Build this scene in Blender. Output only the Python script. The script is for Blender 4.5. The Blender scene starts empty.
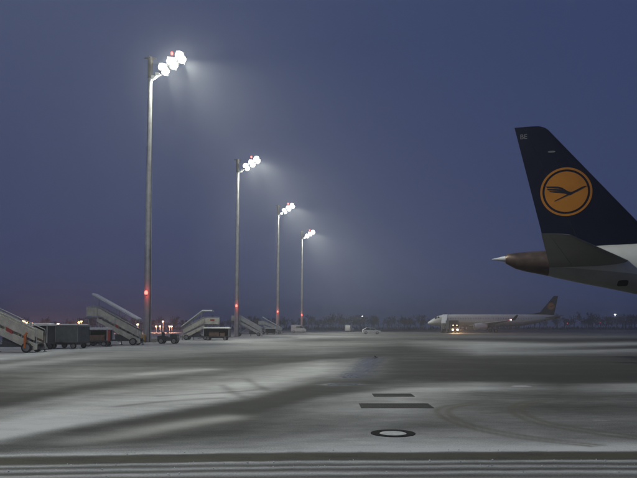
import bpy, math, random
import numpy as np
from mathutils import Vector, Matrix
R = math.radians
random.seed(7); np.random.seed(7)
sc = bpy.context.scene
col = sc.collection

# ------------------------------------------------------------------ camera
CAM_Z, PITCH, FPX, W0, H0, SHIFT = 1.62, R(2.4), 640.0, 637.0, 478.0, 61.0
cam = bpy.data.cameras.new('camera')
cam.sensor_fit = 'HORIZONTAL'; cam.sensor_width = 36.0
cam.lens = 36.0 * FPX / W0
cam.shift_y = SHIFT / W0
cam.clip_start = 0.1; cam.clip_end = 6000
cam_o = bpy.data.objects.new('camera', cam); col.objects.link(cam_o)
cam_o.location = (0, 0, CAM_Z); cam_o.rotation_euler = (math.pi / 2 + PITCH, 0, 0)
sc.camera = cam_o

# ------------------------------------------------------------------ sky, dusk under thin overcast
world = bpy.data.worlds.new('World'); sc.world = world; world.use_nodes = True
wn, wl = world.node_tree.nodes, world.node_tree.links
bg = wn['Background']; wout = wn['World Output']
sky = wn.new('ShaderNodeTexSky'); sky.sky_type = 'NISHITA'; sky.sun_disc = False
sky.sun_elevation = R(-4.0); sky.sun_rotation = R(150); sky.ozone_density = 6.0
wl.new(sky.outputs[0], bg.inputs[0]); bg.inputs[1].default_value = 0.015
cloud = wn.new('ShaderNodeBackground')                  # the even blue of the cloud sheet at dusk
cloud.inputs[0].default_value = (0.0330, 0.0490, 0.1260, 1); cloud.inputs[1].default_value = 1.0
add = wn.new('ShaderNodeAddShader')
wl.new(bg.outputs[0], add.inputs[0]); wl.new(cloud.outputs[0], add.inputs[1]); wl.new(add.outputs[0], wout.inputs[0])

sun = bpy.data.lights.new('sun', 'SUN'); sun.energy = 0.02; sun.angle = R(20); sun.color = (1, .95, .9)
sun_o = bpy.data.objects.new('sun', sun); col.objects.link(sun_o)
sun_o.location = (0, -30, 60); sun_o.rotation_euler = (R(84), 0, R(-30))

vs = sc.view_settings
vs.view_transform = 'Standard'; vs.look = 'None'; vs.exposure = 0.0; vs.gamma = 1.0; vs.use_curve_mapping = False
cy = sc.cycles
cy.use_denoising = True
try: cy.denoiser = 'OPENIMAGEDENOISE'
except Exception: pass
cy.volume_bounces = 0; cy.max_bounces = 5; cy.diffuse_bounces = 3; cy.glossy_bounces = 3
cy.sample_clamp_indirect = 4.0; cy.caustics_reflective = False; cy.caustics_refractive = False

# ------------------------------------------------------------------ helpers
cp, sp = math.cos(PITCH), math.sin(PITCH)
def at(px, py, Y):
    """world point at depth Y seen at a pixel of the photograph (used for measuring the layout)"""
    xc = (px - W0 / 2) / FPX; yc = (H0 / 2 + SHIFT - py) / FPX
    dy, dz = cp - yc * sp, sp + yc * cp
    t = Y / dy
    return Vector((xc * t, Y, CAM_Z + dz * t))

def tag(o, label=None, cat=None, group=None, kind=None):
    if label: o['label'] = label
    if cat: o['category'] = cat
    if group: o['group'] = group
    if kind: o['kind'] = kind
    return o

def empty(name, loc=(0, 0, 0), rz=0.0, parent=None):
    o = bpy.data.objects.new(name, None); col.objects.link(o)
    o.empty_display_size = 0.5
    o.location = loc; o.rotation_euler = (0, 0, rz)
    if parent: o.parent = parent
    return o

def copy_tree(o, parent=None):
    c = o.copy(); col.objects.link(c); c.parent = parent
    for ch in list(o.children): copy_tree(ch, c)
    return c

class MB:
    """collects shapes and links them as one mesh object"""
    def __init__(s): s.v, s.f, s.m = [], [], []
    def add(s, vs_, fs, mi=0):
        b = len(s.v); s.v += [tuple(p) for p in vs_]
        for f in fs: s.f.append(tuple(b + i for i in f)); s.m.append(mi)
        return s
    def hexa(s, p, mi=0):      # 8 points: bottom ring then top ring
        return s.add(p, [(3, 2, 1, 0), (4, 5, 6, 7), (0, 1, 5, 4), (1, 2, 6, 5), (2, 3, 7, 6), (3, 0, 4, 7)], mi)
    def box(s, x0, x1, y0, y1, z0, z1, mi=0):
        return s.hexa([(x0, y0, z0), (x1, y0, z0), (x1, y1, z0), (x0, y1, z0), (x0, y0, z1), (x1, y0, z1), (x1, y1, z1), (x0, y1, z1)], mi)
    def bar(s, a, b, w, h, up=(0, 0, 1), mi=0):   # rectangular bar between two points
        a, b = Vector(a), Vector(b); d = (b - a).normalized(); u = Vector(up)
        if abs(d.dot(u)) > .98: u = Vector((1, 0, 0))
        n = d.cross(u).normalized() * (w / 2); k = n.cross(d).normalized() * (h / 2)
        return s.hexa([a - n - k, a + n - k, b + n - k, b - n - k, a - n + k, a + n + k, b + n + k, b - n + k], mi)
    def tube(s, a, b, r0, r1=None, n=10, cap=True, mi=0):
        r1 = r0 if r1 is None else r1
        a, b = Vector(a), Vector(b); d = (b - a).normalized()
        u = Vector((0, 0, 1)) if abs(d.z) < .95 else Vector((1, 0, 0))
        p = d.cross(u).normalized(); q = d.cross(p)
        ring = [(p * math.cos(2 * math.pi * i / n) + q * math.sin(2 * math.pi * i / n)) for i in range(n)]
        v = [a + e * r0 for e in ring] + [b + e * r1 for e in ring]
        f = [(i, (i + 1) % n, n + (i + 1) % n, n + i) for i in range(n)]
        if cap: f += [tuple(range(n - 1, -1, -1)), tuple(range(n, 2 * n))]
        return s.add(v, f, mi)
    def loft(s, rings, cap=True, mi=0, close=True):
        n = len(rings[0]); v = [p for r in rings for p in r]; f = []
        for k in range(len(rings) - 1):
            for i in range(n if close else n - 1):
                j = (i + 1) % n
                f.append((k * n + i, k * n + j, (k + 1) * n + j, (k + 1) * n + i))
        if cap: f += [tuple(range(n - 1, -1, -1)), tuple(range((len(rings) - 1) * n, len(rings) * n))]
        return s.add(v, f, mi)
    def prism(s, poly, y0, y1, mi=0):   # polygon in x,z pushed along y
        return s.loft([[(x, y0, z) for x, z in poly], [(x, y1, z) for x, z in poly]], True, mi)
    def build(s, name, mats, parent=None, smooth=None):
        me = bpy.data.meshes.new(name); me.from_pydata(s.v, [], s.f)
        if not isinstance(mats, (list, tuple)): mats = [mats]
        for m in mats: me.materials.append(m)
        if len(mats) > 1: me.polygons.foreach_set('material_index', s.m)
        import bmesh
        bm = bmesh.new(); bm.from_mesh(me); bmesh.ops.recalc_face_normals(bm, faces=bm.faces); bm.to_mesh(me); bm.free()
        if smooth:
            me.polygons.foreach_set('use_smooth', [True] * len(me.polygons)); me.set_sharp_from_angle(angle=R(smooth))
        me.update()
        o = bpy.data.objects.new(name, me); col.objects.link(o)
        if parent: o.parent = parent
        return o

# ------------------------------------------------------------------ materials
def mat(name, c, rough=.6, metal=0.0, var=.25, scale=3.0, bump=0.0, bscale=20, spec=.5, coat=0.0, emit=None, estr=0.0):
    m = bpy.data.materials.new(name); m.use_nodes = True
    nt = m.node_tree; N, L = nt.nodes, nt.links; b = N['Principled BSDF']
    b.inputs['Roughness'].default_value = rough; b.inputs['Metallic'].default_value = metal
    b.inputs['Specular IOR Level'].default_value = spec; b.inputs['Coat Weight'].default_value = coat
    tc = N.new('ShaderNodeTexCoord')
    nz = N.new('ShaderNodeTexNoise'); nz.inputs['Scale'].default_value = scale; nz.inputs['Detail'].default_value = 6; nz.inputs['Roughness'].default_value = .65
    L.new(tc.outputs['Object'], nz.inputs['Vector'])
    mp = N.new('ShaderNodeMapRange'); mp.inputs[1].default_value = .3; mp.inputs[2].default_value = .7
    mp.inputs[3].default_value = 1 - var; mp.inputs[4].default_value = 1 + var * .4
    L.new(nz.outputs[0], mp.inputs[0])
    mx = N.new('ShaderNodeMix'); mx.data_type = 'RGBA'; mx.blend_type = 'MULTIPLY'; mx.inputs[0].default_value = 1
    mx.inputs[6].default_value = (*c, 1); L.new(mp.outputs[0], mx.inputs[7]); L.new(mx.outputs[2], b.inputs['Base Color'])
    mr = N.new('ShaderNodeMapRange'); mr.inputs[3].default_value = max(.03, rough - .1); mr.inputs[4].default_value = min(1, rough + .12)
    L.new(nz.outputs[0], mr.inputs[0]); L.new(mr.outputs[0], b.inputs['Roughness'])
    if bump:
        n2 = N.new('ShaderNodeTexNoise'); n2.inputs['Scale'].default_value = bscale; n2.inputs['Detail'].default_value = 4
        L.new(tc.outputs['Object'], n2.inputs['Vector'])
        bp = N.new('ShaderNodeBump'); bp.inputs['Strength'].default_value = bump; bp.inputs['Distance'].default_value = .02
        L.new(n2.outputs[0], bp.inputs['Height']); L.new(bp.outputs[0], b.inputs['Normal'])
    if emit:
        b.inputs['Emission Color'].default_value = (*emit, 1); b.inputs['Emission Strength'].default_value = estr
        m.cycles.emission_sampling = 'NONE'
    return m

M = {
 'galv':   mat('galvanised_steel', (.48, .48, .47), .5, .3, .3, 1.5),
 'dsteel': mat('dark_steel', (.07, .07, .07), .55, .4, .3, 4),
 'glass_on': mat('lit_flood_glass', (.8, .8, .8), .2, emit=(.97, 1.0, .88), estr=60),
 'glass_off': mat('unlit_flood_glass', (.5, .52, .5), .12, .3),
 'red_on': mat('lit_red_lens', (.5, .01, .01), .3, emit=(1, .09, .07), estr=6.5),
 'red_core': mat('lit_red_core', (.5, .05, .05), .3, emit=(1, .42, .36), estr=30),
 'sodium': mat('lit_sodium_lamp', (.5, .3, .1), .3, emit=(1, .44, .20), estr=3.2),
 'white_on': mat('lit_white_lamp', (.7, .7, .7), .3, emit=(.9, .95, 1), estr=30),
 'head_on': mat('lit_headlamp', (.7, .6, .4), .3, emit=(1, .55, .16), estr=40),
 'head_dim': mat('lit_cab_lamp', (.7, .6, .4), .3, emit=(1, .45, .12), estr=6),
 'yellow': mat('yellow_paint', (.55, .30, .03), .6, 0, .4, 6),
 'concrete': mat('concrete', (.34, .33, .29), .9, 0, .35, 4, .4),
 'snow':   mat('snow_cap', (.72, .73, .74), .85, 0, .12, 6, .5, 12),
 'cream':  mat('cream_paint', (.60, .57, .48), .55, 0, .35, 2.5),
 'paleg':  mat('pale_grey_paint', (.50, .51, .49), .5, 0, .3, 2.5),
 'tarp':   mat('grey_tarpaulin', (.115, .125, .13), .75, 0, .35, 2.2, .6, 5),
 'dtarp':  mat('dark_tarpaulin', (.05, .05, .055), .75, 0, .4, 2.2, .6, 5),
 'rubber': mat('rubber', (.02, .02, .02), .85, 0, .3, 8),
 'chass':  mat('chassis_paint', (.06, .065, .07), .6, .1, .4, 4),
 'orange': mat('orange_paint', (.62, .16, .03), .55, 0, .35, 5),
 'redp':   mat('red_paint', (.42, .05, .04), .5, 0, .35, 5),
 'rim':    mat('wheel_rim', (.3, .3, .3), .5, .5, .3, 5),
 'tread':  mat('tread_plate', (.2, .2, .2), .6, .5, .3, 6),
 'win':    mat('vehicle_glass', (.012, .014, .018), .08, 0, .1, 2, spec=.7),
 'cabin':  mat('cabin_window_shade', (.30, .31, .33), .2, 0, .1, 2),
 'red_dim': mat('dim_red_lens', (.4, .02, .02), .3, emit=(1, .06, .08), estr=.9),
 'white_dim': mat('dim_white_lamp', (.7, .7, .7), .3, emit=(.9, .95, 1), estr=.5),
 'white':  mat('white_vehicle_paint', (.66, .66, .64), .35, 0, .25, 2, coat=.3),
 'brown':  mat('brown_load', (.16, .10, .07), .8, 0, .4, 5),
 'awhite': mat('aircraft_white', (.62, .62, .58), .32, 0, .12, .9, .05, 1.2, coat=.2),
 'agrey':  mat('aircraft_belly_grey', (.40, .40, .365), .36, 0, .2, .9, .05, 1.2, coat=.1),
 'navy':   mat('tail_navy', (.0045, .0065, .024), .35, 0, .15, 1.2, spec=.2),
 'logo_o': mat('roundel_orange', (.52, .195, .012), .45, 0, .12, 2),
 'navy2':  mat('roundel_navy', (.010, .010, .020), .4, 0, .1, 2),
 'stab':   mat('stabiliser_grey', (.26, .26, .235), .38, 0, .22, 1.1, .05, 1.2),
 'cone':   mat('tail_cone_metal', (.15, .105, .085), .42, .6, .4, 2.5, .1, 6),
 'spike':  mat('exhaust_white', (.8, .8, .8), .35, 0, .1, 3),
 'letter': mat('registration_grey', (.20, .20, .215), .5, 0, .1, 3),
 'nac':    mat('nacelle_grey', (.55, .56, .57), .35, .1, .2, 1.5),
 'bark':   mat('bark', (.035, .032, .03), .95, 0, .4, 3),
 'twig':   mat('bare_twigs', (.04, .038, .036), .95, 0, .4, 2),
 'iron':   mat('cast_iron', (.016, .016, .015), .85, 0, .4, 9, .4, 30, spec=.08),
 'grate':  mat('worn_grating', (.055, .055, .05), .85, 0, .5, 7, .4, 30, spec=.1),
 'cover':  mat('snowy_cover', (.50, .50, .49), .8, 0, .3, 6, .4, 20),
}

# ------------------------------------------------------------------ ground: one sheet with the snow that lies on it
KX = np.array([0, 80, 160, 240, 320, 400, 480, 560, 637], float)
# each row: how far down a snow or slush band lies at nine bearings | its snow cover
CURVES = [
 ([344,342,338,335.5,333.5,333,333,333,333],            [.75,.75,.7,.65,.5,.3,.35,.4,.45], 0, 0),
 ([358,349,344,340,336,336,337,337,336],                [.8,.75,.7,.7,.6,.3,.35,.45,.5], 0, 0),
 ([363,354,350,346,340,339,339.5,341,340],              [.35,.45,.55,.55,.3,.3,.2,.1,.15], 0, 0),
 ([366,358,354,349,346,342,343.5,345,343.5],            [.6,.55,.45,.55,.45,.3,.65,.65,.65], 0, 0),
 ([372,363,358,353,349,344.5,350,348.5,347],            [.35,.3,.3,.3,.42,.22,.65,.4,.15], 0, 0),
 ([380,368,362,357,353,347,353,352,350],                [.2,.35,.15,.18,.45,.12,.55,.6,.65], 0, 0),
 ([390,376,368,362,356,351,356,355,354],                [.22,.42,.25,.1,.25,.15,.35,.3,.3], 0, 0),
 ([396,382,372,366,358.5,354,358,357.5,357],            [.15,.35,.45,.1,.2,.15,.15,.15,.08], 0, 0),
 ([403,388,379,370,361,357,361,361,361],                [.05,.1,.2,.28,.5,.15,.1,.1,.05], 0, 0),
 ([412,397,386,377,366,361,365,366,366],                [.5,.55,.45,.5,.68,.12,.08,.08,.04], 0, 0),
 ([426,410,398,386,373,366,370,371,371],                [.9,.82,.7,.75,.66,.1,.07,.07,.04], 0, 0),
 ([436,421,409,394,378,371,374,376,376],                [.95,.88,.8,.72,.4,.12,.08,.06,.05], 0, 0),
 ([443,431,418,405,386,378,380,381,381],                [.5,.08,.06,.05,.08,.15,.14,.03,.1], 0, 0),
 ([446,437,424,413,393,386,384,385,385],                [.3,.25,.12,.06,.06,.35,.6,.25,.6], 0, 0),
 ([448,442,431,420,400,391,388,389,389],                [.3,.25,.12,.08,.45,.66,.65,.3,.55], 0, 0),
 ([449.5,445.5,438,430,412,400,394,396,396],            [.32,.2,.13,.2,.45,.7,.4,.28,.25], 0, 0),
 ([451,448,445,440,427,414,406,408,408],                [.35,.45,.45,.4,.38,.5,.3,.2,.22], 0, 0),
 ([453,451,449,447,440,428,420,420,420],                [.5,.6,.65,.6,.65,.42,.38,.38,.35], 0, 0),
 ([455,453,451.5,450.3,447,440,436,436,436],            [.75,.8,.8,.8,.8,.75,.62,.5,.42], 0, 0),
]
L0 = np.array([456.5,454.8,453.5,452.5,451.2,450.8,450.6,450.6,450.6])
for off, v, tr, h in ((0, .92, 0, .016), (2.4, .22, .8, -.004), (5, .2, 1, -.008), (8.0, .25, .8, -.002), (10.6, .8, .1, .016),
                      (13.2, .35, .35, .0), (15.6, .75, 0, .011), (18.2, .32, .3, -.002), (21.5, .78, 0, .011), (25, .33, .3, .0), (30, .72, 0, .01), (36, .5, .2, .003)):
    CURVES.append((list(L0 + off), [v] * 9, tr, h))

def cam_pixel(X, Y, Z=0.0):
    dx, dy, dz = X, Y, Z - CAM_Z
    zc = dy * cp + dz * sp; yc = -dy * sp + dz * cp
    zc = np.maximum(zc, .05)
    return W0 / 2 + FPX * dx / zc, H0 / 2 + SHIFT - FPX * yc / zc

def ground_point(px, py):
    p = Vector(at(px, py, 1.0)) - Vector((0, 0, CAM_Z)); t = -CAM_Z / p.z
    return Vector((p.x * t, p.y * t, 0))

def bearing_profile(px):
    pxc = np.clip(px, -60, 700)
    def ip(vals):
        vals = np.array(vals, float); k = np.interp(pxc, KX, vals)
        return k
    return ip

def seg_dist(X, Y, pts):
    d = np.full(X.shape, 1e9)
    for a, b in zip(pts[:-1], pts[1:]):
        abx, aby = b.x - a.x, b.y - a.y; l2 = abx * abx + aby * aby + 1e-9
        t = np.clip(((X - a.x) * abx + (Y - a.y) * aby) / l2, 0, 1)
        d = np.minimum(d, np.hypot(X - a.x - t * abx, Y - a.y - t * aby))
    return d

def smooth_line(pts, n=6):     # Catmull-Rom through ground points
    out = []
    P = [pts[0]] + pts + [pts[-1]]
    for i in range(1, len(P) - 2):
        for k in range(n):
            t = k / n; a, b, c, d = P[i - 1], P[i], P[i + 1], P[i + 2]
            out.append(.5 * ((2 * b) + (c - a) * t + (2 * a - 5 * b + 4 * c - d) * t * t + (3 * b - a - 3 * c + d) * t ** 3))
    return out + [pts[-1]]

def ground():
    ys = [-400, -150, -60, -25, -10, -4, 0, 2, 3.5, 4.6, 5.4, 6.0]
    y = 6.4
    while y < 8.9: ys.append(y); y += .014
    while y < 420: ys.append(y); y *= 1.0095
    ys += [480, 560, 660, 800, 1000, 1250, 1600]
    xs = [0.0]; step = .075; x = 0
    while x < 1600:
        if x > 5.5: step *= 1.035
        x += step; xs.append(x)
    xs = [-a for a in xs[:0:-1]] + xs
    xs, ys = np.array(xs), np.array(ys)
    X, Y = np.meshgrid(xs, ys)
    px, py = cam_pixel(X, Y)
    ip = bearing_profile(px)
    wob = (np.sin(X * .83 + 1.0) * .45 + np.sin(X * 2.1) * .25 + np.sin(X * 5.3 + 2 * np.sin(X * .7)) * .16)
    rowsY = []
    for q, c in enumerate(CURVES):
        r_ = ip(c[0])
        if q >= 19: r_ = r_ + wob * (.55 + .5 * math.sin(q * 2.4)) + .35 * np.sin(X * 1.3 + q * 1.9)
        rowsY.append(r_)
    rowsV = [ip(c[1]) for c in CURVES]
    snow = rowsV[0].copy(); track = np.zeros_like(snow); hgt = np.zeros_like(snow)
    for k in range(len(CURVES) - 1):
        y0, y1 = rowsY[k], rowsY[k + 1]
        t = np.clip((py - y0) / np.maximum(y1 - y0, .1), 0, 1); t = t * t * (3 - 2 * t)
        inside = py >= y0
        snow = np.where(inside, rowsV[k] + (rowsV[k + 1] - rowsV[k]) * t, snow)
        track = np.where(inside, CURVES[k][2] + (CURVES[k + 1][2] - CURVES[k][2]) * t, track)
        hgt = np.where(inside, CURVES[k][3] + (CURVES[k + 1][3] - CURVES[k][3]) * t, hgt)
    behind = Y < 5.5
    snow = np.where(behind, .45, snow); track = np.where(behind, .2, track); hgt = np.where(behind, 0, hgt)
    # tyre arcs of vehicles that turned here
    G = ground_point
    def stroke(pix, width, amount, arr, soft=.6):
        pts = smooth_line([G(*p) for p in pix])
        d = seg_dist(X, Y, pts)
        return np.maximum(arr, amount * np.exp(-(d / width) ** 2))
    arcs = [[(470,403),(446,406),(437,411),(446,419),(470,428),(520,438),(590,446)], [(478,403.5),(456,407),(448,411.5),(456,418.5),(480,427),(530,436.5),(600,445)],
            [(545,399),(520,403),(511,409),(518,416),(540,424),(590,433),(637,439),(700,445)], [(556,399.5),(532,403.5),(522,409),(529,415.5),(551,423),(600,431),(650,437),(700,441)]]
    for a in arcs: track = stroke(a, .075, .95, track)
    for a in ([(222,385),(231,391),(243,397)], [(247,379),(257,385),(268,390)], [(160,396),(230,392),(262,389)], [(120,406),(170,401),(222,398)]):
        snow = snow * (1 - .28 * stroke(a, .14, 1, np.zeros_like(snow)))
    # smooth ice and standing water
    ice = np.zeros_like(snow)
    def blob(pix, width, amount):
        return stroke(pix, width, amount, ice)
    ice = blob([(75,441),(110,437),(160,428),(205,421),(228,418)], .48, .9)
    ice = np.maximum(ice, stroke([(145,374),(175,372),(205,369.5)], .8, .9, np.zeros_like(ice)))
    wet = stroke([(350,377),(362,368),(372,358)], 1.1, 1.0, np.zeros_like(snow))
    wet = np.maximum(wet, stroke([(332,384.5),(352,384)], .55, 1.0, np.zeros_like(snow)))
    wet = np.maximum(wet, stroke([(405,360.5),(440,360)], .8, .45, np.zeros_like(snow)))
    for (sx, sy, w) in ((349.5, 439.3, .075), (521, 386, .2)):
        snow = np.maximum(snow, stroke([(sx - 5, sy), (sx + 5, sy)], w, .98, np.zeros_like(snow)))
    for (sx, sy, w) in ((600, 420, .1),(350, 395, .1)):
        snow = np.maximum(snow, stroke([(sx - 5, sy), (sx + 5, sy)], w, .6, np.zeros_like(snow)))
    # ragged edge of the ridges
    rag = (np.sin(X * 9.1 + 3 * np.sin(X * 2.3)) * .5 + np.sin(X * 23.7 + Y * 31) * .35 + np.random.rand(*X.shape) * .9)
    near = (Y > 6) & (Y < 8.8)
    hz = np.where(near, hgt * .45 * (.35 + .65 * rag) + (np.random.rand(*X.shape) - .5) * .004, 0)
    nx, ny = len(xs), len(ys)
    me = bpy.data.meshes.new('apron_ground')
    co = np.stack([X, Y, hz], -1).reshape(-1, 3)
    i = np.arange(nx * ny).reshape(ny, nx)
    q = np.stack([i[:-1, :-1], i[:-1, 1:], i[1:, 1:], i[1:, :-1]], -1).reshape(-1, 4)
    me.vertices.add(nx * ny); me.vertices.foreach_set('co', co.ravel())
    me.loops.add(q.size); me.loops.foreach_set('vertex_index', q.ravel())
    me.polygons.add(len(q)); me.polygons.foreach_set('loop_start', np.arange(0, q.size, 4))
    me.update(calc_edges=True); me.validate()
    me.polygons.foreach_set('use_smooth', [True] * len(q))
    a = me.color_attributes.new('cover', 'FLOAT_COLOR', 'POINT')
    a.data.foreach_set('color', np.stack([snow, ice, track, wet], -1).reshape(-1).astype(np.float32))
    o = bpy.data.objects.new('ground', me); col.objects.link(o)
    tag(o, kind='structure')
    # material
    m = bpy.data.materials.new('snow_dusted_asphalt'); m.use_nodes = True
    N, L = m.node_tree.nodes, m.node_tree.links; b = N['Principled BSDF']
    tc = N.new('ShaderNodeTexCoord')
    at_ = N.new('ShaderNodeAttribute'); at_.attribute_name = 'cover'
    sep = N.new('ShaderNodeSeparateColor'); L.new(at_.outputs['Color'], sep.inputs[0])
    def math_(op, a, b_=None, c=None, clamp=False):
        n = N.new('ShaderNodeMath'); n.operation = op; n.use_clamp = clamp
        for k, x in enumerate((a, b_, c)):
            if x is None: continue
            if isinstance(x, (int, float)): n.inputs[k].default_value = x
            else: L.new(x, n.inputs[k])
        return n.outputs[0]
    def noise(scale, detail, sx=1, sy=1, rough=.6):
        mp = N.new('ShaderNodeMapping'); mp.inputs['Scale'].default_value = (sx, sy, 1); mp.inputs['Rotation'].default_value = (0, 0, R(7))
        L.new(tc.outputs['Object'], mp.inputs[0])
        n = N.new('ShaderNodeTexNoise'); n.inputs['Scale'].default_value = scale; n.inputs['Detail'].default_value = detail; n.inputs['Roughness'].default_value = rough
        L.new(mp.outputs[0], n.inputs['Vector']); return n.outputs[0]
    n1 = noise(.55, 8, .32, 1.0, .66); n2 = noise(3.2, 8, .45, 1.0, .74); n3 = noise(42, 5, 1, 1, .75)
    s1 = math_('MULTIPLY_ADD', math_('SUBTRACT', n1, .5), .60, math_('MULTIPLY_ADD', sep.outputs[0], 1.12, -.03))
    s2 = math_('MULTIPLY_ADD', math_('SUBTRACT', n2, .5), .48, s1)
    s3 = math_('POWER', math_('MULTIPLY_ADD', math_('SUBTRACT', n3, .5), .85, s2, clamp=True), 1.7)
    def mix(f, a, b_):
        n = N.new('ShaderNodeMix'); n.data_type = 'RGBA'
        if isinstance(f, (int, float)): n.inputs[0].default_value = f
        else: L.new(f, n.inputs[0])
        for k, x in ((6, a), (7, b_)):
            if isinstance(x, tuple): n.inputs[k].default_value = (*x, 1)
            else: L.new(x, n.inputs[k])
        return n.outputs[2]
    c1 = mix(s3, (.046, .046, .043), (.54, .54, .535))
    tr = math_('MULTIPLY', sep.outputs[2], math_('MULTIPLY_ADD', math_('SUBTRACT', math_('MULTIPLY_ADD', n3, .6, n2), .8), 2.6, .62, clamp=True), clamp=True)
    c2 = mix(tr, c1, (.098, .090, .062))
    wetf = math_('MULTIPLY', math_('MULTIPLY', at_.outputs['Alpha'], at_.outputs['Alpha']), math_('MULTIPLY_ADD', math_('SUBTRACT', n2, .30), 4.0, 0, clamp=True))
    c3 = mix(math_('MULTIPLY', wetf, .5), c2, (.04, .04, .04))
    L.new(c3, b.inputs['Base Color'])
    r1 = math_('MULTIPLY_ADD', s3, .12, .78)
    r2 = math_('MULTIPLY_ADD', sep.outputs[1], -.36, r1)
    r3 = math_('MULTIPLY_ADD', wetf, -.68, r2)
    r4 = math_('MAXIMUM', r3, .08)
    L.new(r4, b.inputs['Roughness'])
    L.new(math_('MULTIPLY_ADD', math_('MULTIPLY_ADD', math_('MULTIPLY', sep.outputs[1], math_('MULTIPLY_ADD', n2, 1.2, .3)), .13, math_('MULTIPLY', wetf, .28)), 1.0, .05), b.inputs['Specular IOR Level'])
    bp = N.new('ShaderNodeBump'); bp.inputs['Distance'].default_value = .012
    L.new(math_('MULTIPLY_ADD', wetf, -.3, .32), bp.inputs['Strength'])
    L.new(math_('MULTIPLY_ADD', n3, .6, s3), bp.inputs['Height']); L.new(bp.outputs[0], b.inputs['Normal'])
    me.materials.append(m)
    return o
ground()

# ------------------------------------------------------------------ apron furniture set in the ground
def ring_pts(cx, cy, r, z, n=40): return [(cx + r * math.cos(2 * math.pi * i / n), cy + r * math.sin(2 * math.pi * i / n), z) for i in range(n)]
p = ground_point(393, 433.3)
mh = empty('manhole', (p.x, p.y, 0))
tag(mh, 'round manhole with dark iron rim and snow covered lid in the apron', 'manhole')
MB().loft([ring_pts(0, 0, .34, -.02), ring_pts(0, 0, .34, .007), ring_pts(0, 0, .215, .007), ring_pts(0, 0, .205, -.002)], False).build('rim', M['iron'], mh)
MB().loft([ring_pts(0, 0, .20, -.02), ring_pts(0, 0, .20, .004), ring_pts(0, 0, .17, .009), ring_pts(0, 0, .01, .011)], True).build('lid', M['cover'], mh)
for (x0, x1, y0, y1, lab) in ((360, 431, 403.6, 408.0, 'long dark drain grating in the snow, the nearer of two'), (373, 413, 393.8, 396.6, 'short dark drain grating in the snow, the farther of two')):
    a, b2 = ground_point(x0, (y0 + y1) / 2), ground_point(x1, (y0 + y1) / 2)
    w = ground_point(x0, y0).y - ground_point(x0, y1).y
    dr = empty('drain_grating', ((a.x + b2.x) / 2, a.y, 0)); tag(dr, lab, 'drain', 'drain gratings in the apron')
    hl, hw = (b2.x - a.x) / 2, w / 2
    MB().box(-hl, hl, -hw, -hw + .05, -.03, .008).box(-hl, hl, hw - .05, hw, -.03, .008).box(-hl, -hl + .05, -hw + .05, hw - .05, -.03, .0075).box(hl - .05, hl, -hw + .05, hw - .05, -.03, .0075).build('frame', M['grate'], dr)
    MB().box(-hl + .05, hl - .05, -hw + .05, hw - .05, .0015, .003).build('channel', M['grate'], dr)
    g = MB().box(-.011, .011, -hw + .052, hw - .052, .0032, .0065)
    n = int((2 * hl - .12) / .06); first = None
    for k in range(n):
        xk = -hl + .08 + k * (2 * hl - .16) / (n - 1)
        if first is None:
            first = g.build('grating_bar', M['grate'], dr); first.location.x = xk
        else:
            c = first.copy(); col.objects.link(c); c.location.x = xk
for (px_, py_, lab) in ((375, 357.5, 'small dark inset apron light beside the wet patch'),):
    g0 = ground_point(px_, py_)
    il = empty('inset_light', (g0.x, g0.y, 0)); tag(il, lab, 'light fixture')
    MB().loft([ring_pts(0, 0, .15, .0, 20), ring_pts(0, 0, .14, .03, 20), ring_pts(0, 0, .07, .045, 20)], True).build('body', M['dsteel'], il)
    MB().tube((0, 0, .046), (0, 0, .09), .04, .03, 12).build('lens', M['win'], il)

# loose lumps of snow along the ploughed ridges
sl = MB()
for k in range(160):
    px_ = random.uniform(-40, 680); lane = random.choice([0, 0, 0, 10.6, 10.6, 15.6, 21.5])
    py_ = np.interp(px_, KX, L0) + lane + random.gauss(0, .55)
    g0 = ground_point(px_, py_); r = random.choice([.004, .006, .008, .011]) * random.uniform(.7, 1.3)
    z0 = .012
    vv = [(g0.x + r * math.cos(a) * random.uniform(.7, 1.3), g0.y + r * math.sin(a) * random.uniform(.7, 1.3), z0 + random.uniform(-.2, .3) * r) for a in (0, 1.3, 2.5, 3.8, 5.0)]
    vv += [(g0.x, g0.y, z0 + r * random.uniform(.7, 1.1)), (g0.x, g0.y, z0 - r)]
    sl.add(vv, [(i, (i + 1) % 5, 5) for i in range(5)] + [((i + 1) % 5, i, 6) for i in range(5)])
tag(sl.build('snow_lumps', M['snow'], None, 60), 'loose crumbs of snow along the ploughed ridges in front', 'snow', kind='stuff')

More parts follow.
